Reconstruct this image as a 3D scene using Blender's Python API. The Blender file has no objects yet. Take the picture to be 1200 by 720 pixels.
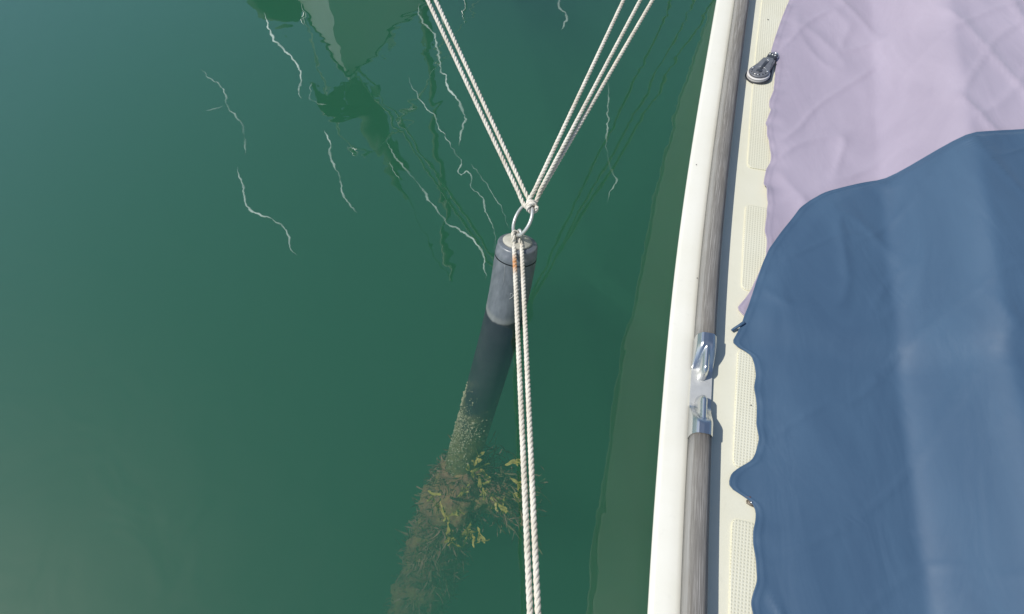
import bpy, bmesh, math, random
from mathutils import Vector, Matrix, noise
random.seed(7)
S = bpy.context.scene
COL = S.collection
R = math.radians

# ------------------------------------------------------------------ camera
CAM_H = 1.9                      # eye above the water, standing at the boat's rail
PITCH = R(60)                    # looking down
F = 720.0                        # focal length in photo pixels (photo is 1200 wide)
cam_d = bpy.data.cameras.new('camera'); cam = bpy.data.objects.new('camera', cam_d); COL.objects.link(cam)
cam.location = (0, 0, CAM_H); cam.rotation_euler = (math.pi/2 - PITCH, 0, 0)
cam_d.sensor_width = 36; cam_d.lens = 36*F/1200; cam_d.clip_start = 0.05; cam_d.clip_end = 3000
S.camera = cam

# ------------------------------------------------------------------ sky, sun, exposure
SUN_EL, SUN_AZ = R(52), R(268)   # azimuth clockwise from +Y
w = bpy.data.worlds.new('World'); S.world = w; w.use_nodes = True
nt = w.node_tree; bg = nt.nodes['Background']; sky = nt.nodes.new('ShaderNodeTexSky')
sky.sky_type = 'NISHITA'; sky.sun_disc = False; sky.sun_elevation = SUN_EL; sky.sun_rotation = SUN_AZ; sky.dust_density = .6
nt.links.new(sky.outputs[0], bg.inputs[0]); bg.inputs[1].default_value = 0.105
sl = bpy.data.lights.new('sun', 'SUN'); sun = bpy.data.objects.new('sun', sl); COL.objects.link(sun)
sl.energy = 3.6; sl.angle = R(0.53); sl.color = (1.0, 0.965, 0.90)
sd = Vector((math.sin(SUN_AZ)*math.cos(SUN_EL), math.cos(SUN_AZ)*math.cos(SUN_EL), math.sin(SUN_EL)))
sun.rotation_euler = (-sd).to_track_quat('-Z', 'Y').to_euler(); sun.location = sd*20
S.view_settings.view_transform = 'Standard'; S.view_settings.look = 'None'
S.view_settings.exposure = 0; S.view_settings.gamma = 1
S.render.engine = 'CYCLES'
S.cycles.volume_bounces = 3; S.cycles.max_bounces = 10; S.cycles.transparent_max_bounces = 16
S.cycles.use_denoising = True; S.cycles.sample_clamp_indirect = 4
S.cycles.caustics_reflective = False; S.cycles.caustics_refractive = False

# ------------------------------------------------------------------ helpers
SP, CP = math.sin(PITCH), math.cos(PITCH)
def ray(px, py):
    a, b = (px-600)/F, (360-py)/F
    return Vector((a, CP + b*SP, -SP + b*CP))
def U(px, py, z):                # point at height z that the photo shows at px, py
    d = ray(px, py); return Vector((0, 0, CAM_H)) + d*((z-CAM_H)/d.z)
def M(px, py, z):                # point at height z whose mirror image in the water the photo shows at px, py
    p = U(px, py, -z); return Vector((p.x, p.y, z))

def link(name, me, mat, parent=None):
    o = bpy.data.objects.new(name, me); COL.objects.link(o)
    if mat: me.materials.clear(); me.materials.append(mat)
    if parent is not None:
        o.parent = parent
        o.matrix_parent_inverse = root_matrix(parent).inverted()
    return o
def root_matrix(o):
    m = o.matrix_basis.copy()
    if o.parent: m = root_matrix(o.parent) @ o.matrix_parent_inverse @ m
    return m
def mesh(name, verts, faces, mat, parent=None, smooth=True, uvs=None):
    me = bpy.data.meshes.new(name); me.from_pydata([tuple(v) for v in verts], [], faces)
    if smooth: me.polygons.foreach_set('use_smooth', [True]*len(me.polygons))
    if uvs is not None:
        l = me.uv_layers.new(name='UVMap')
        for lp in me.loops: l.data[lp.index].uv = uvs[lp.vertex_index]
    me.update(); return link(name, me, mat, parent)
def thing(name, label, cat, loc=(0, 0, 0), group=None):
    o = bpy.data.objects.new(name, None); COL.objects.link(o); o.location = loc; o.empty_display_size = .1
    return tag(o, label, cat, group)
def tag(o, label=None, cat=None, group=None, kind=None):
    if label: o['label'] = label
    if cat: o['category'] = cat
    if group: o['group'] = group
    if kind: o['kind'] = kind
    return o
def lerp(a, b, t): return a + (b-a)*t
def smooth(a, b, x):
    t = min(1, max(0, (x-a)/(b-a))); return t*t*(3-2*t)
def interp(pts, x):
    if x <= pts[0][0]: return pts[0][1]
    for (x0, y0), (x1, y1) in zip(pts, pts[1:]):
        if x <= x1: return lerp(y0, y1, (x-x0)/(x1-x0))
    return pts[-1][1]
def catmull(pts, n):
    P = [Vector(p) for p in pts]; P = [2*P[0]-P[1]] + P + [2*P[-1]-P[-2]]; out = []
    for i in range(1, len(P)-2):
        a, b, c, d = P[i-1:i+3]
        for k in range(n):
            t = k/n
            out.append(.5*((2*b)+(c-a)*t+(2*a-5*b+4*c-d)*t*t+(3*b-a-3*c+d)*t**3))
    return out + [P[-2]]
def resample(pts, step):
    out = [pts[0].copy()]; need = step
    for a, b in zip(pts, pts[1:]):
        L = (b-a).length; s = 0
        while L - s >= need:
            s += need; out.append(a.lerp(b, s/L)); need = step
        need -= L - s
    return out
def frames(pts):
    n = len(pts); T = [(pts[min(i+1, n-1)]-pts[max(i-1, 0)]).normalized() for i in range(n)]
    up = Vector((0, 0, 1)) if abs(T[0].z) < .9 else Vector((1, 0, 0))
    N = (up - T[0]*up.dot(T[0])).normalized(); out = []
    for t in T:
        N = (N - t*N.dot(t)).normalized(); out.append((t, N, t.cross(N)))
    return out
def tube_data(pts, rad, sides=8, closed=False, flat=1.0):
    fr = frames(pts); v = []; f = []; n = len(pts)
    for i, p in enumerate(pts):
        r = rad(i/(n-1)) if callable(rad) else rad
        _, N, B = fr[i]
        for k in range(sides):
            a = 2*math.pi*k/sides; v.append(p + N*(r*math.cos(a)*flat) + B*(r*math.sin(a)))
    m = n if closed else n-1
    for i in range(m):
        j = (i+1) % n
        for k in range(sides):
            f.append((i*sides+k, i*sides+(k+1) % sides, j*sides+(k+1) % sides, j*sides+k))
    if not closed:
        f.append(tuple(range(sides))[::-1]); f.append(tuple((n-1)*sides+k for k in range(sides)))
    return v, f
class Bag:                        # collects shapes into one mesh
    def __init__(s): s.v, s.f = [], []
    def add(s, vf):
        b = len(s.v); s.v += vf[0]; s.f += [tuple(i+b for i in q) for q in vf[1]]
    def build(s, name, mat, parent=None, smooth=True): return mesh(name, s.v, s.f, mat, parent, smooth)
def lathe(prof, mtx, sides=32):  # prof: (r, z) pairs
    v = []; f = []
    for r, z in prof:
        for k in range(sides):
            a = 2*math.pi*k/sides; v.append(mtx @ Vector((r*math.cos(a), r*math.sin(a), z)))
    for i in range(len(prof)-1):
        for k in range(sides):
            f.append((i*sides+k, i*sides+(k+1) % sides, (i+1)*sides+(k+1) % sides, (i+1)*sides+k))
    return v, f
def basis(o, z, x=None):
    z = z.normalized(); x = x or (Vector((1, 0, 0)) if abs(z.x) < .8 else Vector((0, 1, 0)))
    x = (x - z*x.dot(z)).normalized(); y = z.cross(x)
    m = Matrix((x, y, z)).transposed().to_4x4(); m.translation = o; return m
def ellipsoid(c, rx, ry, rz, m=None, nu=12, nv=8):
    prof = [(math.sin(math.pi*i/nv)+1e-4, -math.cos(math.pi*i/nv)) for i in range(nv+1)]
    mt = Matrix.Translation(c) @ (m or Matrix.Identity(4)) @ Matrix.Diagonal((rx, ry, rz, 1))
    return lathe(prof, mt, nu)
def prism(outline, z0, z1, bev=0.0, mtx=None):   # outline: list of (x, y) counter-clockwise
    n = len(outline); cx = sum(p[0] for p in outline)/n; cy = sum(p[1] for p in outline)/n
    def ring(z, k): return [Vector((cx+(x-cx)*k, cy+(y-cy)*k, z)) for x, y in outline]
    k = 1
    if bev:
        k = 1 - bev/ (sum(math.hypot(x-cx, y-cy) for x, y in outline)/n)
        rings = [ring(z0, 1), ring(z1-bev, 1), ring(z1-bev*.3, (1+k)/2+.15*(1-k)), ring(z1, k)]
    else: rings = [ring(z0, 1), ring(z1, 1)]
    v = [p for r in rings for p in r]; f = []
    for i in range(len(rings)-1):
        for j in range(n): f.append((i*n+j, i*n+(j+1) % n, (i+1)*n+(j+1) % n, (i+1)*n+j))
    f.append(tuple(range(n))[::-1]); f.append(tuple((len(rings)-1)*n+j for j in range(n)))
    if mtx: v = [mtx @ p for p in v]
    return v, f

# ------------------------------------------------------------------ materials
class NT:
    def __init__(s, name):
        s.m = bpy.data.materials.new(name); s.m.use_nodes = True; s.t = s.m.node_tree
        s.b = s.t.nodes['Principled BSDF']; s.out = s.t.nodes['Material Output']
    def n(s, typ, **kw):
        nd = s.t.nodes.new('ShaderNode'+typ)
        for k, v in kw.items():
            if k.startswith('i_'): nd.inputs[int(k[2:]) if k[2:].isdigit() else k[2:].replace('_', ' ')].default_value = v
            else: setattr(nd, k, v)
        return nd
    def l(s, a, b): s.t.links.new(a, b)
    def coord(s, which='Object', scale=(1, 1, 1)):
        tc = s.n('TexCoord'); mp = s.n('Mapping'); mp.inputs['Scale'].default_value = scale
        s.l(tc.outputs[which], mp.inputs[0]); return mp.outputs[0]
    def noise(s, vec, scale, detail=4, rough=.55, dist=0):
        nd = s.n('TexNoise', i_Scale=scale, i_Detail=detail, i_Roughness=rough, i_Distortion=dist)
        s.l(vec, nd.inputs['Vector']); return nd.outputs['Fac']
    def ramp(s, fac, stops):
        r = s.n('ValToRGB'); e = r.color_ramp.elements
        while len(e) < len(stops): e.new(.5)
        for el, (p, c) in zip(e, stops): el.position = p; el.color = (*c, 1) if len(c) == 3 else c
        s.l(fac, r.inputs[0]); return r.outputs[0]
    def mix(s, fac, a, b, mode='MIX'):
        m = s.n('Mix', data_type='RGBA', blend_type=mode)
        for sock, v in ((m.inputs['Factor'], fac), (m.inputs[6], a), (m.inputs[7], b)):
            if hasattr(v, 'is_linked'): s.l(v, sock)
            else: sock.default_value = v if isinstance(v, (int, float)) else ((*v, 1) if len(v) == 3 else v)
        return m.outputs[2]
    def math(s, op, a, b=0.0, c=None):
        m = s.n('Math', operation=op)
        for i, v in enumerate((a, b) if c is None else (a, b, c)):
            if hasattr(v, 'is_linked'): s.l(v, m.inputs[i])
            else: m.inputs[i].default_value = v
        return m.outputs[0]
    def bump(s, h, strength=.3, dist=.01, normal=None):
        b = s.n('Bump', i_Strength=strength, i_Distance=dist); s.l(h, b.inputs['Height'])
        if normal: s.l(normal, b.inputs['Normal'])
        return b.outputs[0]
    def set(s, **kw):
        for k, v in kw.items():
            k = k.replace('_', ' ')
            if hasattr(v, 'is_linked'): s.l(v, s.b.inputs[k])
            else: s.b.inputs[k].default_value = (*v, 1) if isinstance(v, tuple) and len(v) == 3 else v
        return s.m
C_OBJ = 'Object'
def simple(name, col, rough=.5, metal=0, var=.12, scale=30, bump=.0, bd=.001):
    n = NT(name); c = n.coord(); f = n.noise(c, scale)
    lo = tuple(x*(1-var) for x in col); hi = tuple(min(1, x*(1+var)) for x in col)
    n.set(Base_Color=n.ramp(f, [(.3, lo), (.7, hi)]), Roughness=rough, Metallic=metal)
    if bump: n.set(Normal=n.bump(n.noise(c, scale*4), bump, bd))
    return n.m

def mat_water():
    n = NT('sea_water'); t = n.t; t.nodes.remove(n.b)
    c = n.coord('Object')
    big = n.noise(c, .9, 2, .5, .4); mid = n.noise(c, 4.2, 2, .5, .6); fine = n.noise(c, 16, 2, .5, .3)
    patch = n.ramp(n.noise(c, 1.6, 1), [(.42, (.1, .1, .1)), (.62, (1, 1, 1))])
    h = n.math('ADD', n.math('MULTIPLY', big, .0075), n.math('MULTIPLY', mid, .0027))
    h = n.math('ADD', h, n.math('MULTIPLY', n.math('MULTIPLY', fine, patch), .00035))
    nb = n.bump(h, 1.0, 1.0)
    geo = n.n('NewGeometry')
    dot = n.n('VectorMath', operation='DOT_PRODUCT'); n.l(geo.outputs['Normal'], dot.inputs[0]); n.l(geo.outputs['Incoming'], dot.inputs[1])
    k = n.math('SUBTRACT', 1.0, n.math('ABSOLUTE', dot.outputs['Value']))
    fac = n.math('ADD', WATER_R0, n.math('MULTIPLY', n.math('POWER', k, 2.6), 1-WATER_R0))
    tr = n.n('BsdfTransparent'); gl = n.n('BsdfGlossy', i_Roughness=.004); n.l(nb, gl.inputs['Normal'])
    mx = n.n('MixShader'); n.l(fac, mx.inputs[0]); n.l(tr.outputs[0], mx.inputs[1]); n.l(gl.outputs[0], mx.inputs[2])
    n.l(mx.outputs[0], n.out.inputs['Surface'])
    sc = n.n('VolumeScatter'); sc.inputs['Color'].default_value = SCAT_COL; sc.inputs['Density'].default_value = SCAT_D
    ab = n.n('VolumeAbsorption'); ab.inputs['Color'].default_value = ABS_COL; ab.inputs['Density'].default_value = ABS_D
    ad = n.n('AddShader'); n.l(sc.outputs[0], ad.inputs[0]); n.l(ab.outputs[0], ad.inputs[1])
    n.l(ad.outputs[0], n.out.inputs['Volume'])
    return n.m
WATER_R0 = .088
SCAT_COL, SCAT_D = (.17, .71, .40, 1), .405
ABS_COL, ABS_D = (.14, .42, .29, 1), .515

def mat_gelcoat(name, col, rough=.3, pattern=None, stain=.06):
    n = NT(name); c = n.coord()
    f = n.noise(c, 5, 5, .6); g = n.noise(c, 60, 3)
    base = n.mix(n.ramp(f, [(.35, (0, 0, 0)), (.75, (1, 1, 1))]), col, tuple(x*(1-stain*k) for x, k in zip(col, (1, 1.1, 1.7))))
    base = n.mix(n.ramp(g, [(.62, (0, 0, 0)), (.72, (.25, .25, .25))]), base, tuple(x*.86 for x in col))
    n.set(Roughness=rough, Base_Color=base)
    h = n.math('MULTIPLY', n.noise(c, 3, 2), .002)
    nb = n.bump(h, .5, 1.0)
    if pattern:
        uv = n.n('UVMap'); sep = n.n('SeparateXYZ'); n.l(uv.outputs[0], sep.inputs[0])
        sx = n.math('SINE', n.math('MULTIPLY', sep.outputs[0], 2*math.pi/pattern))
        sy = n.math('SINE', n.math('MULTIPLY', sep.outputs[1], 2*math.pi/pattern))
        hh = n.math('MULTIPLY', n.math('MULTIPLY_ADD', sx, .5, .5), n.math('MULTIPLY_ADD', sy, .5, .5))
        dirt = n.ramp(hh, [(.45, (1, 1, 1)), (.8, (.80, .79, .74))])
        hh = n.math('MULTIPLY', hh, -1.0)
        n.set(Base_Color=n.mix(1.0, base, dirt, 'MULTIPLY'))
        nb = n.bump(hh, .7, .0009, nb)
    n.set(Normal=nb); return n.m
def mat_teak():
    n = NT('weathered_teak'); uv = n.n('UVMap')
    def mp(s):
        m = n.n('Mapping'); m.inputs['Scale'].default_value = s; n.l(uv.outputs[0], m.inputs[0]); return m.outputs[0]
    g = n.noise(mp((9, 520, 1)), 1, 6, .7, .6); g2 = n.noise(mp((30, 1700, 1)), 1, 3, .6)
    blot = n.noise(mp((5, 22, 1)), 1.0, 4, .6, .4)
    col = n.ramp(g, [(.28, (.115, .105, .095)), (.47, (.27, .255, .235)), (.62, (.40, .385, .36)), (.8, (.52, .505, .475))])
    col = n.mix(n.ramp(g2, [(.56, (0, 0, 0)), (.72, (.75, .75, .75))]), col, (.11, .10, .09))
    col = n.mix(n.ramp(blot, [(.50, (0, 0, 0)), (.72, (.8, .8, .8))]), col, (.20, .165, .125))
    sep = n.n('SeparateXYZ'); n.l(uv.outputs[0], sep.inputs[0])
    top = n.math('SUBTRACT', 1.0, n.math('MINIMUM', 1.0, n.math('MULTIPLY', n.math('ABSOLUTE', n.math('SUBTRACT', sep.outputs[1], .066)), 34.0)))
    col = n.mix(n.math('MULTIPLY', n.ramp(top, [(.0, (0, 0, 0)), (.35, (1, 1, 1))]), n.ramp(g, [(.42, (.85, .85, .85)), (.62, (.25, .25, .25))])), col, (.15, .14, .125))
    edge = n.ramp(top, [(.0, (.45, .45, .45)), (.12, (0, 0, 0))])
    col = n.mix(edge, col, (.40, .39, .37))
    hh = n.math('ADD', g, n.math('MULTIPLY', g2, .6))
    return n.set(Base_Color=col, Roughness=.85, Normal=n.bump(hh, .55, .0016))
def mat_rope(rust_at=None):
    n = NT('mooring_rope_fibre'); c = n.coord()
    f = n.noise(c, 14, 4); g = n.noise(c, 420, 2)
    col = n.ramp(f, [(.3, (.66, .60, .49)), (.6, (.82, .775, .675))])
    col = n.mix(n.ramp(g, [(.55, (0, 0, 0)), (.75, (.5, .5, .5))]), col, (.48, .43, .36))
    if rust_at:
        at = n.n('Attribute', attribute_name='rust'); rr = n.math('MULTIPLY', at.outputs['Fac'], n.ramp(n.noise(c, 90, 3), [(.25, (.4, .4, .4)), (.6, (1, 1, 1))]))
        col = n.mix(rr, col, (.62, .25, .055))
    return n.set(Base_Color=col, Roughness=.8, Normal=n.bump(g, .4, .001))
def mat_cloth(name, col, lite, rough, sheen, weave=900):
    n = NT(name); c = n.coord()
    f = n.noise(n.coord('Object', (1, .35, 1)), 6, 5, .6, .8); wv = n.noise(c, weave, 1)
    base = n.mix(n.ramp(f, [(.35, (0, 0, 0)), (.75, (1, 1, 1))]), col, lite)
    cr = n.noise(n.coord('Object', (1, .4, 1)), 9, 3, .5, .9)
    h = n.math('ADD', n.math('MULTIPLY', cr, .007), n.math('MULTIPLY', wv, .00025))
    return n.set(Base_Color=base, Roughness=rough, Sheen_Weight=sheen, Normal=n.bump(h, .5, 1.0))
def mat_pipe():
    n = NT('black_plastic_pipe'); c = n.coord(); geo = n.n('NewGeometry'); sep = n.n('SeparateXYZ'); n.l(geo.outputs['Position'], sep.inputs[0])
    st = n.noise(n.coord('Object', (60, 60, 6)), 1, 4, .6); f = n.noise(c, 12, 4)
    dry = n.ramp(st, [(.25, (.11, .124, .14)), (.7, (.19, .21, .23))])
    wet = n.ramp(f, [(.3, (.030, .036, .042)), (.7, (.055, .062, .068))])
    wl = n.ramp(n.math('MULTIPLY_ADD', n.noise(c, 18, 3), .012, sep.outputs[2]), [(0.008, (0, 0, 0)), (.014, (1, 1, 1))])
    col0 = n.ramp(n.math('MULTIPLY_ADD', n.noise(c, 30, 3), .02, sep.outputs[2]), [(.008, (0, 0, 0)), (.014, (1, 1, 1)), (.026, (1, 1, 1)), (.040, (0, 0, 0))])
    deep = n.ramp(n.math('MULTIPLY_ADD', f, .5, n.math('MULTIPLY', sep.outputs[2], -1)), [(.60, (0, 0, 0)), (.86, (1, 1, 1))])
    sp = n.n('TexVoronoi', i_Scale=70.0); n.l(c, sp.inputs['Vector'])
    col = n.mix(n.math('MULTIPLY', col0, .55), n.mix(wl, wet, dry), (.27, .28, .26))
    col = n.mix(deep, col, n.ramp(n.noise(c, 40, 5, .7), [(.3, (.09, .09, .04)), (.6, (.26, .24, .10))]))
    n.set(Base_Color=col, Roughness=n.math('MULTIPLY_ADD', st, .25, .24), Specular_IOR_Level=.85); return n.set(Normal=n.bump(st, .12, .002))
M_WATER = mat_water()
M_SEABED = simple('seabed_mud', (.06, .075, .05), .9, var=.4, scale=.6)
M_GEL = mat_gelcoat('white_gelcoat', (.81, .795, .71), .32)
M_WHITE = mat_gelcoat('bright_white_topsides', (.88, .87, .83), .25)
M_DECK = mat_gelcoat('cream_deck_gelcoat', (.785, .765, .625), .5)
M_NONSKID = mat_gelcoat('cream_nonskid', (.765, .745, .60), .6, pattern=.0066)
M_TEAK = mat_teak()
M_ROPE = mat_rope(); M_ROPE_R = mat_rope(True)
M_STEEL = simple('polished_steel', (.66, .67, .67), .30, 1, .03, 12)
M_PLATE = simple('brushed_steel_plate', (.66, .66, .63), .5, .45, .06, 60)
M_RING = simple('scuffed_galvanised_ring', (.62, .63, .60), .42, .55, .12, 60)
M_STEEL_DULL = simple('satin_steel', (.72, .72, .69), .45, 1, .1, 60, .1, .0004)
M_LILAC = mat_cloth('lilac_cloth', (.375, .325, .405), (.45, .39, .475), .75, .25)
M_BLUE = mat_cloth('blue_cloth', (.046, .098, .172), (.061, .123, .204), .6, .1)
M_PIPE = mat_pipe()
M_CAP = simple('greyish_cap_disc', (.50, .48, .40), .5, .0, .12, 50)
M_BLOCKGREY = simple('grey_block_cheek', (.20, .205, .22), .38, .3, .2, 80)
M_BLOCKDARK = simple('dark_block_plastic', (.045, .05, .06), .4, 0, .2, 80)
M_HOLE = simple('dark_gap', (.015, .015, .017), .7)
M_SHEAVE = simple('white_sheave_plastic', (.72, .70, .68), .45, 0, .05)
M_WEED = simple('olive_seaweed', (.17, .15, .06), .6, 0, .45, 25)
M_WEED_BROWN = simple('brown_seaweed', (.31, .21, .14), .65, 0, .45, 20)
M_FROND = simple('yellow_seaweed_frond', (.42, .38, .09), .5, 0, .35, 40)
M_BARN = simple('pale_barnacle', (.40, .41, .25), .8, 0, .25, 90)
M_DARKGREEN = simple('dark_green_canvas', (.018, .04, .026), .8, 0, .2)
M_ANCHOR = simple('dark_galvanised_iron', (.05, .055, .05), .6, .5)
M_OLDBRASS = simple('weathered_brown_metal', (.20, .17, .13), .5, .4, .35, 120)
M_RUSTY = simple('rusty_pin', (.30, .10, .05), .7)
M_SPECK = simple('grime', (.12, .11, .10), .8)
def mat_weedmat():
    n = NT('matted_weed'); c = n.coord()
    a = n.noise(c, 10, 6, .65, .8); b_ = n.noise(c, 45, 4, .6)
    col = n.ramp(a, [(.34, (.06, .05, .025)), (.48, (.30, .17, .10)), (.66, (.36, .28, .10))])
    col = n.mix(n.ramp(b_, [(.58, (0, 0, 0)), (.74, (.8, .8, .8))]), col, (.42, .38, .16))
    return n.set(Base_Color=col, Roughness=.8, Normal=n.bump(b_, .6, .01))
M_MAT = mat_weedmat()
def mat_painted_reflection():
    n = NT('pale_painted_reflection'); at = n.n('Attribute', attribute_name='dens'); c = n.coord()
    n.set(Base_Color=(.62, .72, .64), Roughness=.5)  # pale base colour stands in for ropes and rigging mirrored in the water
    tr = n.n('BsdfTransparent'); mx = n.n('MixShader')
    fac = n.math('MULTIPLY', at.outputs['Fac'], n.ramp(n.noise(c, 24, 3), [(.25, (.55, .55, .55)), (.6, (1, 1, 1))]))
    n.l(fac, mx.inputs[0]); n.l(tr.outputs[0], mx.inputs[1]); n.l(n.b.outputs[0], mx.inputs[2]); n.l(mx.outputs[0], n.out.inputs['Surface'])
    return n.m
M_PAINTED_REFLECTION = mat_painted_reflection()

# ------------------------------------------------------------------ sea and seabed
def box_mesh(x0, x1, y0, y1, z0, z1):
    v = [Vector((x, y, z)) for z in (z0, z1) for y in (y0, y1) for x in (x0, x1)]
    return v, [(0, 2, 3, 1), (4, 5, 7, 6), (0, 1, 5, 4), (1, 3, 7, 5), (3, 2, 6, 7), (2, 0, 4, 6)]
v, f = box_mesh(-600, 600, -400, 1000, -7, 0)
tag(mesh('water', v, f, M_WATER, smooth=False), kind='structure')
v = [Vector(p) for p in ((-700, -500, -6.9), (700, -500, -6.9), (700, 1100, -6.9), (-700, 1100, -6.9))]
tag(mesh('seabed', v, [(0, 1, 2, 3)], M_SEABED, smooth=False), kind='structure')

# ------------------------------------------------------------------ own sailing boat (right)
ZD = 0.60                                         # height of the side deck
EDGE = [(840, 0), (821.5, 108), (804.5, 216), (790.5, 324), (780, 432), (771.5, 540), (764, 640), (760, 720)]
EP = [U(px, py, ZD) for px, py in EDGE]
# natural cubic through the traced points, gently continued to bow and stern
EDX = sorted((p.y, p.x) for p in EP)
def spline(K):
    n = len(K); h = [K[i+1][0]-K[i][0] for i in range(n-1)]; m = [0.0]*n
    for _ in range(200):
        for i in range(1, n-1):
            d = 6*((K[i+1][1]-K[i][1])/h[i] - (K[i][1]-K[i-1][1])/h[i-1])
            m[i] = (d - h[i-1]*m[i-1] - h[i]*m[i+1])/(2*(h[i-1]+h[i]))
    def fn(x):
        if x < K[0][0]:
            sl_ = (K[2][1]-K[0][1])/(K[2][0]-K[0][0]); d = x-K[0][0]; return K[0][1]+sl_*d+.006*d*d
        if x > K[-1][0]:
            sl_ = (K[-1][1]-K[-3][1])/(K[-1][0]-K[-3][0]); d = x-K[-1][0]; e = min(d, 1.3); return K[-1][1]+sl_*d+.045*e*e+.09*e*(d-e)
        i = max(k for k in range(n-1) if K[k][0] <= x); t0 = (K[i+1][0]-x); t1 = (x-K[i][0]); H = h[i]
        return (m[i]*t0**3+m[i+1]*t1**3)/(6*H) + (K[i][1]/H-m[i]*H/6)*t0 + (K[i+1][1]/H-m[i+1]*H/6)*t1
    return fn
_sp = spline(EDX)
# smoothed: a fair curve has no bumps
EDX = [(y, (_sp(y-.12)+_sp(y-.06)+_sp(y)+_sp(y+.06)+_sp(y+.12))/5) for y, x in EDX]
gx = spline(EDX)
def gframe(Y):                                    # point on the edge, forward tangent, inboard normal
    t = Vector((gx(Y+.02)-gx(Y-.02), .04, 0)).normalized(); return Vector((gx(Y), Y, 0)), t, Vector((t.y, -t.x, 0))
YB, YS = 8.2, -4.2                                # bow and stern
YS_LIST = [YS + (YB-YS)*i/70 for i in range(71)]
YS_LIST = sorted(YS_LIST + [i*.03 for i in range(-20, 85)])
boat = thing('sailboat', 'white sailing boat with a grey wooden rail along the right of the picture', 'sailboat', (gx(0)+1.2, 0, 0))
def loft(name, section, mat, parent, ys, closed=False, uv=True, caps=True):
    v = []; uvs = []; f = []; prev = None; s = 0; n = None
    for Y in ys:
        p, t, nn = gframe(Y)
        if prev is not None: s += (p-prev).length
        prev = p; sec = section(Y); n = len(sec); l = 0
        for k, (a, z) in enumerate(sec):
            if k: l += math.hypot(a-sec[k-1][0], z-sec[k-1][1])
            v.append(p + nn*a + Vector((0, 0, z))); uvs.append((s, l))
    m = n if closed else n-1
    for i in range(len(ys)-1):
        for k in range(m):
            k2 = (k+1) % n; f.append((i*n+k, (i+1)*n+k, (i+1)*n+k2, i*n+k2))
    if closed and caps: f.append(tuple(range(n))); f.append(tuple((len(ys)-1)*n+k for k in range(n))[::-1])
    return mesh(name, v, f, mat, parent, True, uvs)
def beam(Y):                                      # deck width inboard of the edge
    return max(.02, 2.7*min(1, (1-max(0, (Y-1)/(YB-1))**1.8)))
GW = .0585                                        # width of the rounded white gunwale
def hull_sec(Y):
    k = min(1, beam(Y)/1.2); b = beam(Y)
    near = [(0.008, ZD-.012), (.022, ZD-.05), (.10*k, ZD-.30), (.17*k, .05), (.34*k, -.18), (.9*min(1, b/2.7), -.4)]
    far = [(b-x, z) for x, z in near][::-1]
    return near + far
loft('hull', hull_sec, M_GEL, boat, YS_LIST, closed=True)
def gun_sec(Y):
    r = .016
    out = [(.016, ZD-.035), (.004, ZD-.016)]
    for i in range(6):
        a = math.pi/2*i/5; out.append((r - r*math.cos(a), ZD-.010 - r*.6 + r*.6*math.sin(a) + .010))
    out += [(.030, ZD+.0035), (.048, ZD+.003), (.060, ZD+.001), (GW+.004, ZD-.002)]
    return out
loft('gunwale', gun_sec, M_GEL, boat, YS_LIST)
def deck_sec(Y):
    b = beam(Y); return [(min(b, a), ZD-.002+.00*a) for a in (.058, .12, .2, .4, .8, 1.4)] + [(b-.01, ZD-.002)]
deck = loft('deck', deck_sec, M_DECK, boat, YS_LIST)
def coach_sec(Y):
    return [(.58, ZD-.01), (.635, ZD+.08), (.70, ZD+.125), (1.3, ZD+.135), (1.9, ZD+.125), (2.0, ZD-.01)]
loft('coachroof', coach_sec, M_DECK, boat, [-2.5+i*.2 for i in range(26)], closed=True)
# teak rail in two lengths with a steel fairlead between them
def yrow(py, px, z): return U(px, py, z).y
Y_TOP, Y_BOT = yrow(388, 823, ZD+.035), yrow(501, 818, ZD+.035)
R0, RW, RH = .0590, .0435, .050
def rail_sec(Y, h=RH, w=RW, base=0.0005):
    o = [(R0, ZD+base), (R0+.0006, ZD+h*.50), (R0+.002, ZD+h*.66), (R0+.0085, ZD+h*.94), (R0+.012, ZD+h*.99)]
    o += [(R0+w*.5, ZD+h*1.015), (R0+w-.011, ZD+h*.99), (R0+w-.0085, ZD+h*.95), (R0+w-.002, ZD+h*.74), (R0+w-.0006, ZD+h*.55), (R0+w, ZD+base)]
    return o
ysr = lambda a, b, n: [lerp(a, b, i/n) for i in range(n+1)]
loft('teak_rail', rail_sec, M_TEAK, boat, ysr(Y_TOP, 6.5, 90), closed=True)
loft('teak_rail', rail_sec, M_TEAK, boat, ysr(YS+.2, Y_BOT, 80), closed=True)
YM = (Y_TOP+Y_BOT)/2 - .006; HL = (Y_TOP-Y_BOT)/2
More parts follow.
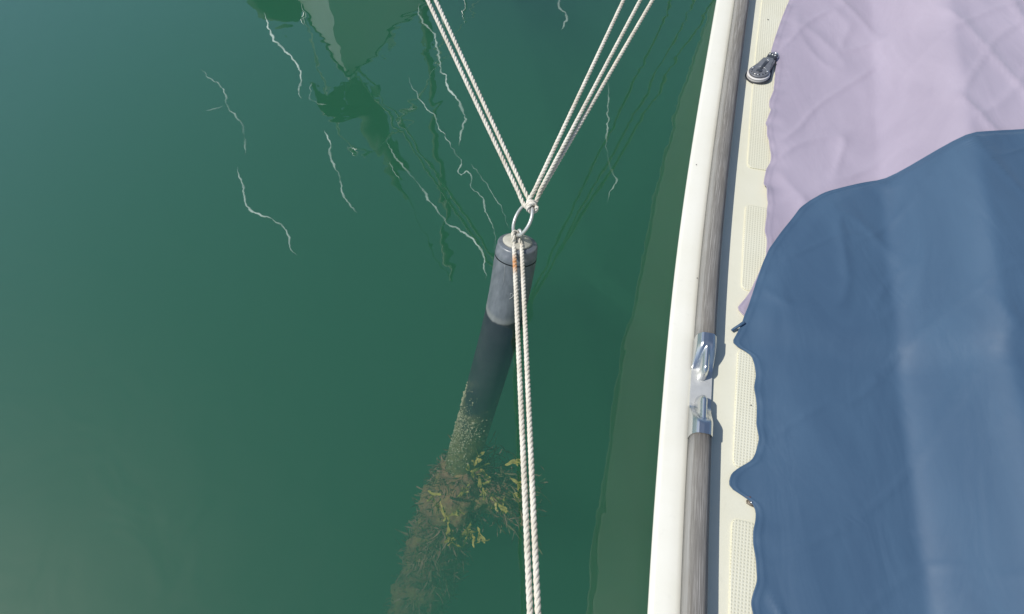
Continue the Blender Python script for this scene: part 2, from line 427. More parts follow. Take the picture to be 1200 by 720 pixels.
def fairlead():                                   # steel fairlead: caps over both rail ends drawn down to bullet noses, low plate between
    NS, K = 160, 45; v = []; f = []; W = RW+.0035
    def h_at(x, q):                               # x across -1..1, q 0 at the rail end .. 1 mid gap
        a_ = abs(x); e_ = (1-a_)*W/2
        full = RH*interp([(0, .55), (.002, .75), (.0085, .955), (.0125, 1.01), (.03, 1.03)], e_) + .0012
        t_ = smooth(.22, .70, q+.05*(1-a_)); skirt = lerp(full, .0065, t_)       # straight ramps down to the plate
        wr = .52; hr = lerp(RH*1.00, .046, smooth(0, .7, q))
        if q > .66:
            e = max(0, 1-((q-.66)/.18)**2); hr *= e**.5; wr *= max(.05, e**.5)
        rid = hr*max(0, 1-(a_/wr)**2)**.42
        return (skirt+rid+math.sqrt((skirt-rid)**2+.0016**2))/2
    y0, y1 = Y_BOT-.003, Y_TOP+.003; mid = (y0+y1)/2; half = (y1-y0)/2
    for i in range(NS+1):
        Y = lerp(y0, y1, i/NS); p, t, nn = gframe(Y); q = 1-abs(Y-mid)/half
        row = [(-1, .0006)] + [(x, h_at(x, q)) for x in [-1+2*k/(K-1) for k in range(K)]] + [(1, .0006)]
        for x, z in row: v.append(p + nn*(R0+RW*.5+x*W*.5) + Vector((0, 0, ZD+z)))
    n = K+2
    for i in range(NS):
        for k in range(n-1): f.append((i*n+k, i*n+k+1, (i+1)*n+k+1, (i+1)*n+k))
    f.append(tuple(range(n))); f.append(tuple(NS*n+k for k in range(n)))
    o = mesh('fairlead', v, [q[::-1] for q in f], M_STEEL, boat); o.data.set_sharp_from_angle(angle=R(50))
    o.data.materials.append(M_PLATE)
    for pl in o.data.polygons:
        if max(v[k].z for k in pl.vertices) < ZD+.0085: pl.material_index = 1
fairlead()
# raised non-skid panels on the deck
HD = R(13.9); HV = Vector((math.sin(HD), math.cos(HD), 0)); IN = Vector((HV.y, -HV.x, 0))
def uv_of(p): return p.dot(IN), p.dot(HV)
def panel(left, y_top, y_bot, inboard=.30, rad=.014):
    """left: photo pixels along its outboard edge, top to bottom"""
    L = [U(px, py, ZD) for px, py in left]
    inn = [p + IN*inboard for p in (L[0], L[-1])]
    def corner(a, b, c): return [a.lerp(b, 0)] if False else [(1-t)**2*(b+(a-b).normalized()*rad) + 2*t*(1-t)*b + t*t*(b+(c-b).normalized()*rad) for t in (0, .25, .5, .75, 1)]
    ring = corner(inn[0], L[0], L[1]) + L[1:-1] + corner(L[-2], L[-1], inn[1]) + [inn[1], inn[0]]
    pts = ring; n = len(pts)
    c = sum((p for p in pts), Vector())/n
    def inset(p, d): return p + (c-p).normalized()*d
    v = [p+Vector((0, 0, -.002)) for p in pts] + [p+Vector((0, 0, .0005)) for p in pts] + [inset(p, .0025)+Vector((0, 0, .0018)) for p in pts]
    f = []
    for r in (0, 1):
        for j in range(n): f.append((r*n+j, r*n+(j+1) % n, (r+1)*n+(j+1) % n, (r+1)*n+j))
    f.append(tuple(2*n+j for j in range(n)))
    mesh('nonskid_panel', v, f, M_NONSKID, boat, False, [uv_of(p) for p in v])
panel([(920, -170), (901, -60), (893, 0), (886, 60), (880, 130), (876, 196)], 0, 0)
panel([(874, 240), (871, 285), (869, 339)], 0, 0)
panel([(865, 409), (862, 470), (859, 546)], 0, 0)
panel([(858, 607), (856, 660), (854, 740), (851, 880)], 0, 0)
bg_ = Bag()
for px, py, r in ((900, 23, .0021), (897, 72, .0016), (816, 193, .0013), (817, 326, .0012), (880, 475, .0013), (858, 100, .0008)):
    bg_.add(ellipsoid(U(px, py, ZD+.0035), r, r*1.2, .0012))
tag(bg_.build('grime_specks', M_SPECK, boat), kind='stuff')
# chocks where the long ropes leave this boat, ahead of and behind the view
def chock(Y):
    p, t, nn = gframe(Y); b = Bag()
    c = p + nn*(R0+RW*.5) + Vector((0, 0, ZD+.012))
    ring = [c + t*(.05*math.cos(a)) + Vector((0, 0, .03+.03*math.sin(a))) for a in [2*math.pi*i/24 for i in range(24)]]
    b.add(tube_data(ring, .008, 8, True)); b.build('chock', M_STEEL, boat); return c + Vector((0, 0, .035))

# ------------------------------------------------------------------ cloths over the side deck
def cloth(name, edge, mat, label, zoff, v_hi_extra, seed, u_max, lift=.006, fold=.012):
    E = [uv_of(U(px, py, ZD+.006)) for px, py in edge]; E.sort(key=lambda e: e[1])
    E = [(v_, u_) for u_, v_ in E]
    v0, v1 = E[0][0], E[-1][0]; V_STEP = uv_of(U(868, 380, ZD))[1]; blue_ = name == 'blue_cloth'
    NV = int((v1-v0)/.0075); NU = 150; verts = []; faces = []
    for i in range(NV+1):
        vv = lerp(v0, v1, i/NV)
        # light smoothing of the traced hem
        ue = sum(interp(E, vv+d) for d in (-.006, -.003, 0, .003, .006))/5
        for j in range(NU+1):
            q = (j/NU)**1.35; u = lerp(ue, max(u_max, ue+.03), q); p = IN*u + HV*vv
            d = u-ue
            gpt = gframe(p.y)[0]; inb = (p-gpt).dot(IN)
            rise = .155*smooth(.50, .66, inb) + .012*smooth(.64, 1.0, inb)
            amp = smooth(.15, .32, inb)
            base = rise + amp*(.010*(noise.noise(Vector((u*3.1, vv*1.7, 5.2)))+.6) + .006*(noise.noise(Vector(((u*.9+vv*.5)*6, (vv*.9-u*.5)*1.6, 2.2)))+.5))
            wr = 1-abs(noise.noise(Vector(((u*.9+vv*.45)*6+seed, (vv*.9-u*.45)*1.5, seed))))*2
            wr2 = 1-abs(noise.noise(Vector(((u*.8-vv*.55)*9, (vv*.85+u*.55)*2.5, seed+4))))*2
            edgew = math.exp(-d/.02)*max(0, .35+noise.noise(Vector((vv*30, seed, 0))))*lift
            hem = .0011*math.exp(-((d-.012)/.0035)**2)
            own = smooth(0, .06, d)*fold*(max(0, wr)**(9 if blue_ else 5) + .6*max(0, wr2)**(14 if blue_ else 7))
            z = ZD + zoff + base + ((.008*smooth(V_STEP-.06, V_STEP+.02, vv) + .007*smooth(0, .07, d)*smooth(V_STEP-.05, V_STEP+.05, vv)) if blue_ else 0) + edgew + hem + own
            verts.append(p + Vector((0, 0, max(z, ZD+zoff))))
    for i in range(NV):
        for j in range(NU):
            a = i*(NU+1)+j; faces.append((a, a+1, a+NU+2, a+NU+1))
    o = mesh(name, verts, faces, mat)
    md = o.modifiers.new('thickness', 'SOLIDIFY'); md.thickness = .0022; md.offset = -1
    return tag(o, label, 'cloth')
LILAC = [(960, -120), (940, -50), (925, 0), (916, 22), (908, 45), (903, 62), (910, 72), (906, 108), (901, 120), (903, 130), (897, 145), (898, 155), (899, 163), (902, 172), (903, 190), (897, 200), (895, 216), (898, 227), (900, 236), (898, 255), (896, 271), (899, 281), (898, 298), (893, 311), (887, 325), (879, 342), (871, 353), (863, 362), (866, 368), (874, 369), (886, 380)]
cloth('lilac_cloth', LILAC, M_LILAC, 'pale lilac crumpled sheet on the deck, partly under the blue cloth', .004, 0, 3.1, 2.0, lift=.013, fold=.008)
BLUE = [(1330, 200), (1180, 206), (1090, 212), (1020, 218), (985, 224), (960, 232), (947, 239), (935, 248), (924, 262), (912, 277), (900, 294), (892, 312), (884, 335), (877, 357), (871, 372), (868, 382), (862, 394), (858, 401), (865, 407), (874, 411), (881, 417), (884, 428), (886, 440), (883, 455), (887, 475), (886, 497), (889, 515), (886, 530), (880, 541), (866, 548), (857, 555), (854, 565), (856, 573), (865, 578), (876, 583), (882, 590), (886, 599), (885, 610), (882, 622), (883, 640), (886, 662), (887, 680), (882, 697), (880, 708), (883, 722), (884, 780), (880, 860), (878, 960)]
blue = cloth('blue_cloth', BLUE, M_BLUE, 'dark blue wavy edged cloth spread over the deck below the lilac sheet', .0045, 0, 8.7, 1.9, fold=.0045)
cord = catmull([U(872, 378, ZD+.016), U(866, 382, ZD+.014), U(861, 385, ZD+.008), U(857.5, 387.5, ZD+.006)], 6)
v, f = tube_data(cord, lambda t: .0042-.0012*t, 8); mesh('drawstring_end', v, f, M_BLUE, blue)

# ------------------------------------------------------------------ pulley block on the deck
def pulley():
    head, tip = U(906, 66, ZD+.02), U(884.5, 92, ZD+.02)
    ax = (head-tip); ax.z = 0; Lb = ax.length; X = ax.normalized()
    m = Matrix.Translation(Vector((tip.x, tip.y, ZD))) @ basis(Vector(), Vector((0, 0, 1)), X)
    # tilt so that the near face looks up and forward
    m = m @ Matrix.Rotation(R(-9), 4, 'X') @ Matrix.Diagonal((1, 1, .72, 1))
    r = Lb*.27; L = Lb*.98
    def drop(r, L, w2): 
        o = [(r-r*math.cos(a)*1.0, r*math.sin(a)) for a in []]
        pts = []
        for i in range(19):
            a = math.pi/2 + math.pi*i/18; pts.append((r+r*math.cos(a), r*math.sin(a)))
        pts += [(L*.80, -w2), (L*.93, -w2*.95), (L, -w2*.55), (L, w2*.55), (L*.93, w2*.95), (L*.80, w2)]
        return pts
    root = thing('pulley_block', 'grey pulley block with a white sheave lying on the deck by the lilac sheet', 'pulley', (tip.x, tip.y, ZD))
    v, f = prism(drop(r*1.13, L, r*.56), .002, .008, .002, m); mesh('cheek', v, f, M_BLOCKDARK, root)
    ctr = m @ Matrix.Translation((r, 0, 0))
    prof = [(.0005, .009), (r*.96, .009), (r*.98, .0105), (r*.88, .0155), (r*.98, .0205), (r*.96, .022), (.0005, .022)]
    v, f = lathe(prof, ctr, 40); mesh('sheave', v, f, M_SHEAVE, root)
    mt = m @ Matrix.Translation((r*.18, 0, 0))
    v, f = prism(drop(r*.88, L*.86, r*.46), .026, .032, .002, mt); ck = mesh('cheek', v, f, M_BLOCKGREY, root)
    hub = m @ Matrix.Translation((r*1.06, 0, 0))
    v, f = lathe([(.0003, .0345), (r*.20, .0345), (r*.26, .0335), (r*.27, .0318)], hub, 20); mesh('hub', v, f, M_BLOCKDARK, ck)
    ring = [hub @ Vector((r*.62*math.cos(a), r*.62*math.sin(a), .0322)) for a in [2*math.pi*i/28 for i in range(28)]]
    v, f = tube_data(ring, .0011, 6, True); mesh('bearing_ring', v, f, M_STEEL_DULL, ck)
    for i in range(9):
        a = math.pi*(.42 + 1.16*i/8); c = hub @ Vector((r*.62*math.cos(a), r*.62*math.sin(a), .0326))
        v, f = ellipsoid(c, .0026, .0026, .0013, nu=8, nv=5); mesh('bearing_hole', v, f, M_HOLE, ck)
    for x, y in ((L*.79, 0), (r*1.25, r*.66), (r*1.25, -r*.66)):
        v, f = lathe([(.0002, .0352), (.0028, .0348), (.0036, .0335), (.0037, .0316)], m @ Matrix.Translation((x, y, 0)), 12); mesh('rivet', v, f, M_STEEL, ck)
    # central spine, side straps, head swivel
    v, f = prism([(r*1.35, -.004), (L*.72, -.0055), (L*.72, .0055), (r*1.35, .004)], .031, .0345, .001, m); mesh('spine', v, f, M_BLOCKDARK, ck)
    for s in (-1, 1):
        v, f = prism([(L*.42, s*r*.62-.003), (L*.88, s*r*.46-.003), (L*.88, s*r*.46+.003), (L*.42, s*r*.62+.003)], .006, .028, .001, m); mesh('strap', v, f, M_BLOCKGREY, root)
    v, f = prism([(L*.90, -r*.36), (L*1.12, -r*.42), (L*1.12, r*.42), (L*.90, r*.36)], .005, .030, .002, m); hd = mesh('head', v, f, M_BLOCKDARK, root)
    for y in (-r*.24, 0, r*.24):
        v, f = lathe([(.0002, .034), (.0026, .033), (.003, .0295)], m @ Matrix.Translation((L*1.04, y, 0)), 10); mesh('pin', v, f, M_STEEL_DULL, hd)
    sh = [m @ Vector((L*1.08+.022*math.sin(a), .014*math.cos(a), .017)) for a in [math.pi*i/12 for i in range(13)]]
    v, f = tube_data(sh, .003, 8); mesh('shackle', v, f, M_STEEL, root)
pulley()
def small_fitting():
    c = U(881.5, 589, ZD+.006); root = thing('deck_fitting', 'small weathered brown fitting peeking out from under the blue cloth', 'deck fitting', (c.x, c.y, ZD))
    m = basis(Vector((c.x, c.y, ZD)), Vector((0, 0, 1)), Vector((1, -.45, 0))) @ Matrix.Diagonal((.9, .9, .42, 1))
    v, f = prism([(-.010, -.006), (.018, -.0085), (.020, .0085), (-.008, .007), (-.012, .001)], .0, .005, .0015, m); mesh('base', v, f, M_OLDBRASS, root)
    v, f = lathe([(.0082, .004), (.0085, .009), (.006, .0125), (.0028, .0115), (.0002, .010)], m @ Matrix.Translation((-.001, 0, 0)), 18); mesh('boss', v, f, M_OLDBRASS, root)
    v, f = lathe([(.003, .0105), (.0026, .014), (.0002, .0145)], m @ Matrix.Translation((-.001, 0, 0)), 12); mesh('screw', v, f, M_STEEL, root)
    a, b = U(873, 582.4, ZD+.004), U(880, 582.8, ZD+.006)
    v, f = tube_data([a, a.lerp(b, .5), b], .0011, 6); mesh('split_pin', v, f, M_RUSTY, root)
small_fitting()

# ------------------------------------------------------------------ mooring spar
P0 = Vector((-.020, 1.10, 0))
def ax(z):                                        # the pipe leans and is bent a little near the waterline
    s_ = .5*(z - math.sqrt(z*z+.03)); return Vector((P0.x + .13*z + .14*(s_+.087), P0.y + .44*z, z))
def ax_m(z, x=None):
    return basis(ax(z), ax(z+.02)-ax(z-.02))
TOP = .240
spar = thing('mooring_spar', 'dark plastic pipe standing in the sea, its lower end covered with weed', 'mooring post', tuple(ax(0)))
RP = .0715
AX = (ax(TOP)-ax(TOP-.1)).normalized(); mtop = basis(ax(TOP), AX)
zs = [-6.8, -5, -4, -3.2, -2.6] + [-2.2+.04*i for i in range(60)]; zs = [z for z in zs if z < TOP-.055]
v = []; f = []
for z in zs + [TOP-.047]:
    m = ax_m(z)
    for k in range(48): a = 2*math.pi*k/48; v.append(m @ Vector((RP*math.cos(a), RP*math.sin(a), 0)))
for i in range(len(zs)):
    for k in range(48): f.append((i*48+k, i*48+(k+1) % 48, (i+1)*48+(k+1) % 48, (i+1)*48+k))
mesh('pipe', v, f, M_PIPE, spar)
v, f = lathe([(RP*.985, -.049), (RP*.995, -.047), (RP*.975, -.024), (RP*.955, -.0225), (RP*.950, -.007), (RP*.925, -.0025), (RP*.88, .0), (.002, .001)], mtop, 48); mesh('end_cap', v, f, M_PIPE, spar)
v, f = lathe([(.0485, .001), (.0495, .0045), (.046, .008), (.030, .014), (.018, .019), (.002, .021)], mtop @ Matrix.Translation((-.002, .002, 0)), 40); mesh('top_disc', v, f, M_CAP, spar)
eye = ax(TOP) + AX*.040
rB, rT, C0 = ray(604.5, 275.5), ray(620.5, 240), Vector((0, 0, CAM_H))
Bp = C0 + rB*((eye-C0).dot(rB)/rB.dot(rB))
best = min(((abs(((C0+rT*(1.4+.002*i))-Bp).length-.104), 1.4+.002*i) for i in range(500) if (C0+rT*(1.4+.002*i)).z > Bp.z+.03 and (C0+rT*(1.4+.002*i)).y > Bp.y-.02))
Tp = C0 + rT*best[1]
ringC = (Bp+Tp)/2; la = (Tp-Bp); a_ = la.length/2; la = la.normalized()
view = (ringC - Vector((0, 0, CAM_H))).normalized(); rt = la.cross(view).normalized()
mn = (rt*.47 + view*.88); mn = (mn - la*mn.dot(la)).normalized(); rn = la.cross(mn).normalized()
ec = ax(TOP) + AX*.030
pts = [ec + AX*(.017*math.sin(t)) + mn*(.013*math.cos(t)) for t in [2*math.pi*i/28 for i in range(28)]]
v, f = tube_data(pts, .005, 8, True); mesh('lifting_eye', v, f, M_RING, spar)
# scratches on the sunny side of the dry pipe
M_SCR = simple('pale_scratch', (.42, .44, .44), .6)
def on_pipe(z, ang, lift=.0004):
    m = ax_m(z); return m @ Vector((math.cos(ang)*(RP+lift), math.sin(ang)*(RP+lift), 0))
def scratch(pts, r):
    P = [on_pipe(z, R(a)) for z, a in pts]; v, f = tube_data(catmull(P, 5), r, 5); mesh('scratch', v, f, M_SCR, spar)
scratch([(.075, 268), (.085, 275), (.098, 281), (.115, 290)], .0011)
scratch([(.085, 270), (.094, 268), (.097, 272), (.088, 276)], .0009)
scratch([(.145, 285), (.148, 300), (.146, 318)], .0007)
scratch([(.19, 240), (.15, 243), (.12, 243)], .0006)
# barnacles and weed
bb = Bag()
for i in range(1100):
    z = -.34 - abs(random.gauss(0, .17)) - .16*random.random(); a = random.gauss(R(222), .62)
    if z < -.95: continue
    if z > -.46 and random.random() < .8: a = R(188)+random.gauss(0, .07)
    r = random.uniform(.0009, .0024)*(1+2*random.random()**6)
    bb.add(ellipsoid(on_pipe(z, a, r*.2), r*random.uniform(.7, 1.3), r, r*.8, nu=6, nv=4))
tag(bb.build('barnacles', M_BARN, spar, False), kind='stuff')
def ribbon(p, d, L, wd, curl, seg=7, droop=.0):
    d = d.normalized(); side = d.cross(Vector((random.uniform(-1, 1), random.uniform(-1, 1), random.uniform(-.3, 1)))).normalized()
    up = side.cross(d).normalized(); v = []; f = []; q = p.copy(); dd = d.copy(); ph = random.uniform(0, 6)
    for i in range(seg+1):
        t = i/seg; wv = wd*(.35+1.3*t*(1-t)*1.6+.25*t)*(.6 if i == seg else 1)
        o = up*math.sin(t*9+ph)*wd*.6
        v += [q - side*wv + o, q + o*.3 + up*wd*.35, q + side*wv - o]
        dd = (dd + up*curl/seg + side*random.uniform(-.25, .25) + Vector((0, 0, -droop/seg))).normalized(); q = q + dd*(L/seg)
    for i in range(seg):
        a = i*3; f += [(a, a+1, a+4, a+3), (a+1, a+2, a+5, a+4)]
    return v, f
def branchy(p, d, L, wd):
    b = Bag(); b.add(ribbon(p, d, L, wd, random.uniform(-.8, .8)))
    for k in range(random.randint(5, 8)):
        t = random.uniform(.35, 1); q = p + d.normalized()*L*t
        dd = (d.normalized() + Vector((random.uniform(-1, 1), random.uniform(-1, 1), random.uniform(-.4, .6)))*.9)
        b.add(ribbon(q, dd, L*random.uniform(.25, .5), wd*.75, random.uniform(-1, 1), 5))
    return b.v, b.f
wb = Bag(); wo = Bag()
for i in range(7000):          # brown fur of weed round the deep part of the pipe
    z = -.80 - 1.9*random.random()**1.1; a = random.uniform(0, 2*math.pi)
    m = ax_m(z); rad = m.to_3x3() @ Vector((math.cos(a), math.sin(a), 0))
    th = interp([(-2.7, .085), (-1.6, .09), (-1.1, .095), (-.92, .06), (-.78, .02)], z)*(1+.4*noise.noise(Vector((a*1.5, z*5, 2))))
    p = ax(z) + rad*(RP + random.uniform(0, th*.6)); d = rad*random.uniform(-.1, .8) + Vector((random.uniform(-1, 1), random.uniform(-1, 1), random.uniform(-1.3, .9)))
    (wb if random.random() < .85 else wo).add(ribbon(p, d, th*random.uniform(.35, .9)+.015, random.uniform(.0015, .0050), random.uniform(-2.2, 2.2), 4))
def mat_core(name, path, rad, mat, seed, amp=.35, sides=28):
    v = []; f = []; fr = frames(path); n_ = len(path)
    for i, p in enumerate(path):
        for k in range(sides):
            a = 2*math.pi*k/sides; dirn = fr[i][1]*math.cos(a) + fr[i][2]*math.sin(a); q = p + dirn*.1
            w_ = noise.fractal(q*9+Vector((seed, 0, 0)), .7, 2, 5); w2 = noise.fractal(q*30+Vector((seed, 4, 0)), .7, 2, 4)
            v.append(p + dirn*(rad(i/(n_-1))*max(.5, 1+amp*w_+.22*w2)))
    for i in range(n_-1):
        for k in range(sides): f.append((i*sides+k, i*sides+(k+1) % sides, (i+1)*sides+(k+1) % sides, (i+1)*sides+k))
    f.append(tuple(range(sides))[::-1]); f.append(tuple((n_-1)*sides+k for k in range(sides)))
    return mesh(name, v, f, mat, spar)
mat_core('weed_mat', [ax(-.80-.022*i) for i in range(100)], lambda t: RP*1.0+.055*min(1, t*9)+.01*t, M_MAT, 3)
tp = catmull([ax(-.80)+Vector((.02, 0, 0)), U(560, 580, -.88), U(585, 578, -.86), U(606, 586, -.86)], 8)
mat_core('weed_mat', tp, lambda t: .068*math.sqrt(max(.02, 1-t**2.5))+.004, M_MAT, 8, .6)
tp = catmull([ax(-.86)+Vector((.02, -.03, 0)), U(535, 600, -.88), U(548, 615, -.92)], 8)
mat_core('weed_mat', tp, lambda t: .06*math.sqrt(max(.02, 1-t**2.5))+.004, M_MAT, 5, .6)
base = ax(-.78); tip = U(612, 585, -.86)
for i in range(1300):           # the tuft that spreads to the right of the pipe
    t = random.random()
    tgt = base.lerp(tip, t) + Vector((random.gauss(0, .045), random.gauss(0, .065), random.gauss(-.05, .06)))*(1.1-.3*t)
    d = (tgt-base) + Vector((random.gauss(0, .12), random.gauss(0, .12), random.gauss(0, .1)))
    (wb if random.random() < .45 else wo).add(ribbon(tgt, d, random.uniform(.03, .09), random.uniform(.0014, .0045), random.uniform(-2.2, 2.2), 4))
tag(wb.build('brown_weed', M_WEED_BROWN, spar), kind='stuff'); tag(wo.build('olive_weed', M_WEED, spar), kind='stuff')
FR = [((552, 557), (562, 533)), ((562, 558), (568, 580)), ((568, 575), (592, 590)), ((575, 583), (590, 600)), ((596, 577), (612, 582)), ((562, 548), (569, 560)), ((592, 545), (612, 540)),
      ((525, 612), (531, 636)), ((527, 604), (540, 600)), ((516, 588), (524, 606)), ((545, 615), (556, 632)), ((552, 612), (546, 634)), ((560, 618), (564, 634)), ((502, 575), (513, 590)), ((535, 583), (548, 572)), ((598, 560), (611, 572)), ((555, 560), (549, 548))]
for i, (a, b) in enumerate(FR):
    zz = -.66 - .05*(i % 3); A, B = U(*a, zz), U(*b, zz+.05)
    v, f = branchy(A, B-A, (B-A).length, .0085 if i < 8 else .0065); mesh('seaweed_frond', v, f, M_FROND, spar)

# ------------------------------------------------------------------ steel ring and ropes
TR = .0058
pts = [ringC + la*(a_*math.cos(t)) + mn*(a_*.98*math.sin(t)) for t in [2*math.pi*i/56 for i in range(56)]]
v, f = tube_data(pts, TR, 10, True)
rg = mesh('steel_ring', v, f, M_RING); tag(rg, 'shiny steel ring joining the white ropes to the top of the dark pipe', 'ring')
def ring_pt(ang): return ringC + la*(a_*math.cos(ang)) + mn*(a_*.98*math.sin(ang)), (la*math.cos(ang)+mn*math.sin(ang)).normalized()
RR = .0073
def rope_strands(path, rr=RR, pitch=.044, step=.0042, phase=0):
    path = resample(path, step); fr = frames(path); out = Bag(); s = 0; cs = .50*rr; tr = .54*rr; SD = 6; NSR = 3
    prev = path[0]; S_ = []
    for p in path: s += (p-prev).length; prev = p; S_.append(s)
    for k in range(NSR):
        pts = []
        for p, (t, N, B), q in zip(path, fr, S_):
            a = 2*math.pi*(q/pitch + k/NSR) + phase; pts.append(p + N*(cs*math.cos(a)) + B*(cs*math.sin(a)))
        out.add(tube_data(pts, tr, SD))
    return out
def sagline(a, b, sag, n=24):
    return [a.lerp(b, i/n) + Vector((0, 0, -sag*4*(i/n)*(1-i/n))) for i in range(n+1)]
def bight(ang, far1, far2, sag, wrap=.0130, neck=.05, sep=.0115, necks=None):
    c, out = ring_pt(ang); d = ((far1+far2)/2-c).normalized()
    tng = (-la*math.sin(ang)+mn*math.cos(ang)).normalized()
    s = tng.cross(d).normalized()          # side to side across the ring's wire
    if s.dot(far1-far2) < 0: s = -s
    p1 = c + d*neck + s*(sep); p2 = c + d*neck - s*sep
    if necks: p1, p2 = necks
    loop = [c + d*.018 + s*wrap, c + s*wrap*.97 - d*.001, c - d*wrap*.72 + s*wrap*.62, c - d*wrap*1.02, c - d*wrap*.72 - s*wrap*.62, c - s*wrap*.97 - d*.001, c + d*.018 - s*wrap]
    path = sagline(far1, p1, sag)[:-1] + catmull([p1] + loop + [p2], 8)[:] + sagline(p2, far2, sag)[1:]
    return path
# doubled rope to the other boat's bow (upper left)
BOW = M(408, 97, 1.38)
e1 = BOW + Vector((.015, .13, -.02)); e2 = BOW + Vector((.065, .13, -.02))
def put_rope(name, bag, mat, label): 
    return tag(bag.build(name, mat), label, 'rope')
rp = bight(.28, e2, e1, .02); put_rope('mooring_rope', rope_strands(rp), M_ROPE, 'doubled white rope running from the steel ring to the top left of the picture')
# doubled and single ropes to this boat's bow (upper right)
ck1 = chock(5.0)
f1, f2, f3 = U(918, -400, .70), U(998, -400, .70), U(961, -400, .71)
rp = bight(-.12, f1, f2, .0, sep=.012); put_rope('mooring_rope', rope_strands(rp, RR, phase=1), M_ROPE, 'doubled white rope from the steel ring to the top right, outer two strands')
c, _ = ring_pt(-.36); dd = (f3-c).normalized()
tg = (-la*math.sin(-.36)+mn*math.cos(-.36)).normalized(); ex = (dd - tg*dd.dot(tg)).normalized(); ey = tg.cross(ex)
eyel = [c + (ex*math.cos(a)+ey*math.sin(a))*.0138 + tg*(.0135*(a/(2*math.pi)-1.1)) for a in [2*math.pi*2.25*i/40 - 0.0 for i in range(41)]]
mid = eyel + catmull([eyel[-1], c + dd*.03 + ey*.006, c + dd*.07], 6)[1:] + sagline(c + dd*.07, f3, .0)[1:]
put_rope('mooring_rope', rope_strands(mid, RR*.97, phase=2), M_ROPE, 'single white rope between the two legs of the doubled rope at top right')
# doubled rope from the ring back to this boat (bottom centre)
ck2 = chock(-1.25)
b1, b2 = U(621.5, 722, .475), U(630.8, 722, .475)
def extend(p, a, k): return a + (p-a)*k
rb = ring_pt(math.pi)[0]
zb = rb.z - .012
n1, n2 = U(602.3, 286, zb), U(611.3, 286, zb)
g1, g2 = extend(b1, n1, 2.05), extend(b2, n2, 2.05)
rp = bight(math.pi+.05, g1, g2, .008, necks=(n1, n2))
bag = rope_strands(rp, .0073, phase=.5)
orp = bag.build('mooring_rope', M_ROPE_R); tag(orp, 'doubled white rope with an orange stain, running from the ring to the bottom edge', 'rope')
at = orp.data.attributes.new('rust', 'FLOAT', 'POINT')
def proj(p):
    q = Vector(p) - Vector((0, 0, CAM_H)); fw = q.y*CP - q.z*SP; up = q.y*SP + q.z*CP; return 600+q.x/fw*F, 360-up/fw*F
RUST = U(602.8, 311, rb.z)
vals = []
for vv in orp.data.vertices:
    d = vv.co - RUST; vals.append(max(0, 1-(abs(d.y)/.045)**2)*(1 if abs(d.x) < .011 and vv.co.z < .4 else 0)*.95)
at.data.foreach_set('value', vals)

